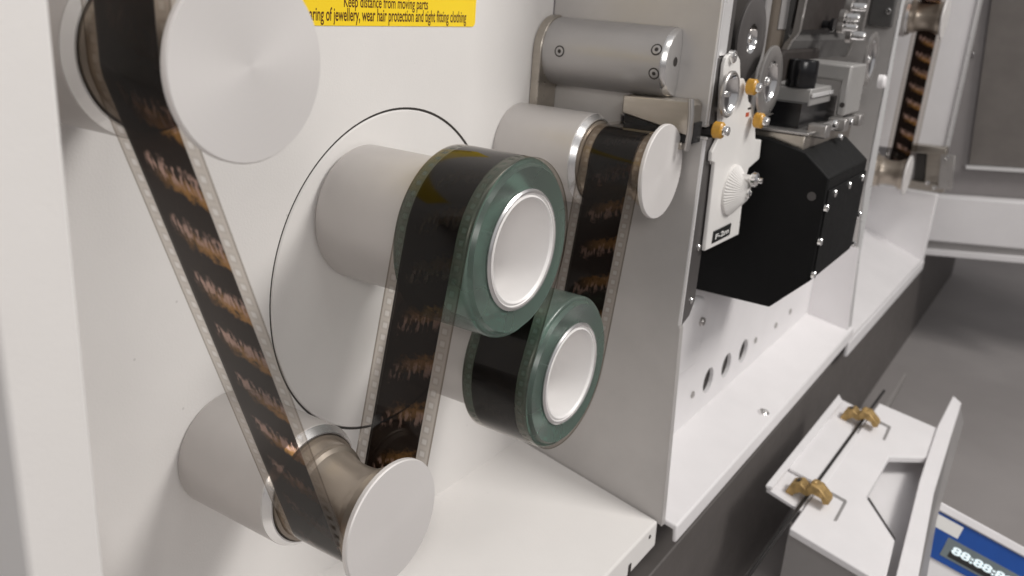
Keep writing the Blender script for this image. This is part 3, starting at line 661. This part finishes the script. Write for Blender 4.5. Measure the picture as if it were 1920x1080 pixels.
# ================================================================== FAR RIGHT: BRASS BRACKET, CABINET DOOR
XK = 36.5
bb = thing('corner_latch', 'blurred brassy latch block under the white end plate', 'latch', atx(1745, 360, XK))
def lk(nm, pts_, m, d=.5, X_=XK, bev=.03): return obj(nm, prism(B(), lf(pts_, X_), (d, 0, 0)), m, bb, bevel=bev)
lk('latch_plate', [(1702, 270), (1775, 278), (1773, 292), (1700, 284)], M['steel'], 1.0, XK-.5)
lk('latch_bar', [(1718, 286), (1738, 288), (1732, 345), (1712, 342)], M['dark'], .4)
lk('latch_body', [(1738, 288), (1772, 291), (1768, 350), (1733, 346)], M['steel'], .5, XK-.1)
lk('latch_arm', [(1764, 290), (1791, 292), (1784, 356), (1758, 354)], M['satin'], .5, XK-.6)
lk('latch_foot', [(1706, 338), (1775, 348), (1768, 362), (1700, 352)], M['steel'], .8, XK-.3)
for px, py in ((1739, 343), (1752, 352), (1775, 297)): obj('screw', screw_bm(atx(px, py, XK-.75), (-1, 0, 0), .13, .06), M['chrome'], bb)
dr = thing('cabinet_door', 'grey door with a darker window set into it and a thick white lower rail', 'door', (42, -9, -9))
XD = 42.0
def dq(pts_, m, nm, d=.4): return obj(nm, prism(B(), [atx(x, y, XD) for x, y in pts_], (d, 0, 0)), m, dr, smooth=False, bevel=.03)
obj('door_leaf', box(B(), (XD+.3, -24, -7.8), (XD+.8, -1.0, 18)), M['door_grey'], dr)
obj('door_window', prism(B(), [atx(1868, -60, XD), atx(1817, 308, XD), atx(2050, 322, XD), atx(2080, -60, XD)], (.25, 0, 0)), M['door_dark'], dr, smooth=False)
obj('window_strip', prism(B(), [atx(1812, 309, XD), atx(1812, 316, XD), atx(2050, 330, XD), atx(2050, 323, XD)], (-.25, 0, 0)), M['bright_edge'], dr, smooth=False)
r1, r2, r3, r4 = atx(1754, 368, XD-1), atx(2050, 388, XD-1), atx(1736, 452, XD-1), atx(2050, 480, XD-1)
obj('lower_rail', prism(B(), [r1, r2, r4, r3], (1.2, 0, 0)), M['paint_plain'], dr, bevel=.1)
obj('rail_groove', prism(B(), [atx(1736, 452, XD-.8), atx(2050, 478, XD-.8), atx(2050, 490, XD-.8), atx(1736, 464, XD-.8)], (.8, 0, 0)), M['motor'], dr, smooth=False)
obj('rail_foot', prism(B(), [atx(1733, 466, XD-1), atx(2050, 492, XD-1), atx(2050, 506, XD-1), atx(1733, 478, XD-1)], (1.2, 0, 0)), M['paint_plain'], dr, bevel=.05)
c = atx(1820, 103, XD-.05); obj('door_bolt', screw_bm(c, (-1, 0, 0), .22, .1), M['chrome'], dr)

# ================================================================== FRONT SHELF BRACKET WITH CLIPS AND GAP ROD
PN = (0, .25, -1); P0 = (0, -4.6, -10.6)
def ap(px, py, dz=0): return atp(px, py, (0, -4.6, -10.6+dz), PN)
fs = thing('service_flap', 'white open sheet metal flap with two cut out corners below the machine at the right', 'flap', ap(1600, 950))
poly = [(1435, 915), (1500, 957), (1480, 990), (1628, 1078), (1650, 1110), (1678, 1013), (1625, 932), (1668, 856), (1752, 856), (1756, 800), (1644, 756), (1618, 790), (1600, 760), (1575, 745)]
obj('flap_plate', prism(B(), [ap(x, y) for x, y in [(1480, 990), (1628, 1078), (1640, 1110), (1660, 1090), (1678, 1013), (1625, 932), (1668, 856), (1752, 858), (1757, 802), (1648, 755)]], (0, 0, -.25)), M['paint_plain'], fs, bevel=.05, seg=3)
obj('flap_edge', prism(B(), [ap(x, y) for x, y in [(1435, 915), (1448, 919), (1579, 757), (1572, 744)]], (0, 0, .12)), M['paint_plain'], fs, bevel=.02)
obj('flap_ledge', prism(B(), [ap(x, y, -.1) for x, y in [(1437, 916), (1503, 958), (1632, 777), (1575, 747)]], (0, 0, -.12)), M['paint_plain'], fs, bevel=.02)
obj('flap_ledge', prism(B(), [ap(x, y, .03) for x, y in [(1480, 878), (1545, 912), (1612, 815), (1550, 782)]], (0, 0, -.1)), M['paint_plain'], fs, bevel=.02)
# grey side below the plate and the upright wing
e1, e2 = ap(1482, 991, -.26), ap(1650, 1092, -.26); dn = Vector((0, 0, -3.0)); bk = Vector((.25, .08, 0))
obj('flap_side', prism(B(), [e1+bk, e2+bk, e2+bk+dn, e1+bk+dn], (.15, .05, 0)), M['motor'], fs)
a1, a2 = ap(1757, 800), ap(1678, 1080)
def wing(pts_, off): return [ap(x, y) for x, y in pts_]
obj('flap_wing', prism(B(), [ap(1787, 741, .15), ap(1803, 755, .15), ap(1790, 795, .1), ap(1752, 920, .1), ap(1715, 1120, .1), ap(1670, 1120, .1), ap(1724, 900, .1), ap(1757, 800, .1)], (0, 0, -.35)), M['paint_plain'], fs, bevel=.04)
w1 = [ap(1803, 755, .08), ap(1790, 797, .04), ap(1752, 922, .04), ap(1716, 1118, .04)]
obj('flap_skirt', prism(B(), [Vector(q_) - Vector((0, 0, .2)) for q_ in w1] + [Vector(q_) - Vector((-.2, .25, .9)) for q_ in reversed(w1)], (-.12, .03, 0)), M['motor'], fs)
obj('flap_gusset', prism(B(), [ap(x, y, -.9) for x, y in [(1625, 925), (1668, 850), (1745, 850), (1720, 980), (1690, 1110), (1650, 1110), (1680, 1010)]], (0, 0, -.12)), M['paint_plain'], fs)
for q in ([(1632, 786), (1668, 803), (1671, 800), (1636, 782)], [(1664, 802), (1655, 824), (1660, 825), (1671, 801)],
          [(1555, 926), (1584, 942), (1588, 938), (1559, 922)], [(1582, 940), (1563, 976), (1569, 977), (1589, 940)]):
    obj('cutout', prism(B(), [ap(x, y, .012) for x, y in q], (0, 0, -.01)), M['motor'], fs, smooth=False)
# dark rod standing in for the shaded gap between ledge and plate
p1, p2 = ap(1400, 1085, .05), ap(1640, 757, .05)
dirr = (p2-p1).normalized(); rod = obj('gap_rod', tube(B(), [p1 - dirr*1.5, p1, p2, p2 + dirr*1.6], .055, 16), M['rod'], None, p1); tagit(rod, 'dark thin rod standing in for the shaded gap under both brass clips along the white flap', 'rod')
def clip(px, py, label):
    c = ap(px, py, .12); t = thing('brass_clip', label, 'clip', c, 'worn brass clips holding the rod'); zz = Vector((0, -.25, -1)).normalized()*-1
    e = dirr; s_ = zz.cross(e).normalized()
    def fr(a_, b_, h_): return c + s_*a_ + e*b_ + zz*h_
    w_ = .26
    # saddle: cross section across the rod, extruded along it
    sec = [(-.62, -.12), (-.62, .0), (-.40, .26), (-.16, .34), (.0, .20), (.14, .34), (.42, .30), (.60, .08), (.62, -.18), (.44, -.18), (.40, .02), (.18, .10), (0, .03), (-.2, .10), (-.40, .02), (-.46, -.12)]
    obj('saddle', prism(B(), [fr(a_, -w_, h_) for a_, h_ in [(x_*1.08, y_*1.35) for x_, y_ in sec]], e*(2*w_)), M['brass'], t, bevel=.035, seg=3)
    obj('tongue', prism(B(), [fr(-.30, w_, .05), fr(-.30, w_+.20, .02), fr(.02, w_+.16, .02), fr(.02, w_, .05)], zz*.14), M['brass'], t, bevel=.02)
    obj('rivet', lathe(B(), [(0, .24), (.10, .24), (.10, .45), (.06, .49), (0, .49)], fr(-.22, 0, 0), frame_of(zz), 20), M['brass'], t)
    obj('rivet_slot', prism(B(), [fr(.20, -.10, .45), fr(.20, .10, .45), fr(.32, .10, .44), fr(.32, -.10, .44)], zz*.02), M['dark'], t)
clip(1612, 787, 'upper of the two brass clips, at the far end of the white flap')
clip(1516, 927, 'lower and nearer of the two brass clips on the white flap')

# pale strip added to stand in for a highlight on an edge behind the flap
es = thing('glint_strip', 'thin pale strip standing in for an edge highlight beyond the white flap against the dark floor', 'highlight strip', ap(1690, 740, -4))
obj('strip', prism(B(), [ap(1640, 790, -3), ap(1652, 790, -3), ap(1700, 702, -3), ap(1696, 700, -3)], (0, 0, -.3)), M['satin'], es)

# ================================================================== BLUE DISPLAY UNIT
D0 = atp(1835, 1020, CAM + fw*30.5, fw)
def dp(px, py, off=0): return atp(px, py, CAM + fw*(30.5-off), fw)
ex = (dp(1920, 1030) - dp(1755, 940)).normalized(); ez = (dp(1755, 975) - dp(1730, 1040)).normalized(); ez = (ez - ex*ez.dot(ex)).normalized(); en = ex.cross(ez)
if en.dot(fw) > 0: en = -en
du = thing('display_unit', 'blue fronted control unit with a glowing white character display at the lower right corner', 'display unit', dp(1835, 1100))
bo = dp(1755, 952); k_ = 30.5/FPX       # units per pixel of the photograph at that distance
def dl(a_, b_, h_=0): return bo + ex*(a_*k_) - ez*(b_*k_) + en*h_
def dbox(nm, a0, a1, b0, b1, h0, h1, m, bev=.02, seg=2): return obj(nm, prism(B(), [dl(a0, b0, h0), dl(a1, b0, h0), dl(a1, b1, h0), dl(a0, b1, h0)], en*(h1-h0)), m, du, bevel=bev, seg=seg)
dbox('case', -12, 420, -14, 170, -2.0, -.02, M['paint_plain'], .08)
dbox('frame_edge', -12, 420, -14, 2, -.02, .12, M['paint_plain'], .04)
dbox('faceplate', -12, 420, 3, 86, -.02, .04, M['blue'], .01)
dbox('blank_label', -20, 62, 8, 32, .04, .05, M['label_white'], .05, 4)
sb = dbox('display_bezel', 46, 330, 37, 74, .04, .055, M['lcd'], .20, 4)
dbox('display_window', 60, 300, 58, 70, .055, .06, M['label_black'], .02)
m, nt, p = mat('lit_characters'); p.inputs['Base Color'].default_value = (.7, .8, .82, 1); p.inputs['Emission Color'].default_value = (.80, .93, 1, 1); p.inputs['Emission Strength'].default_value = .5; M['lit'] = m
text_mesh('display_text', '88:88:88', 13*k_, dl(62, 60, .07), ex, ez, 130*k_, M['lit'], du, bold=.03)
text_mesh('display_text', '0.0', 12*k_, dl(206, 60, .07), ex, ez, 40*k_, M['lit'], du, bold=.03)
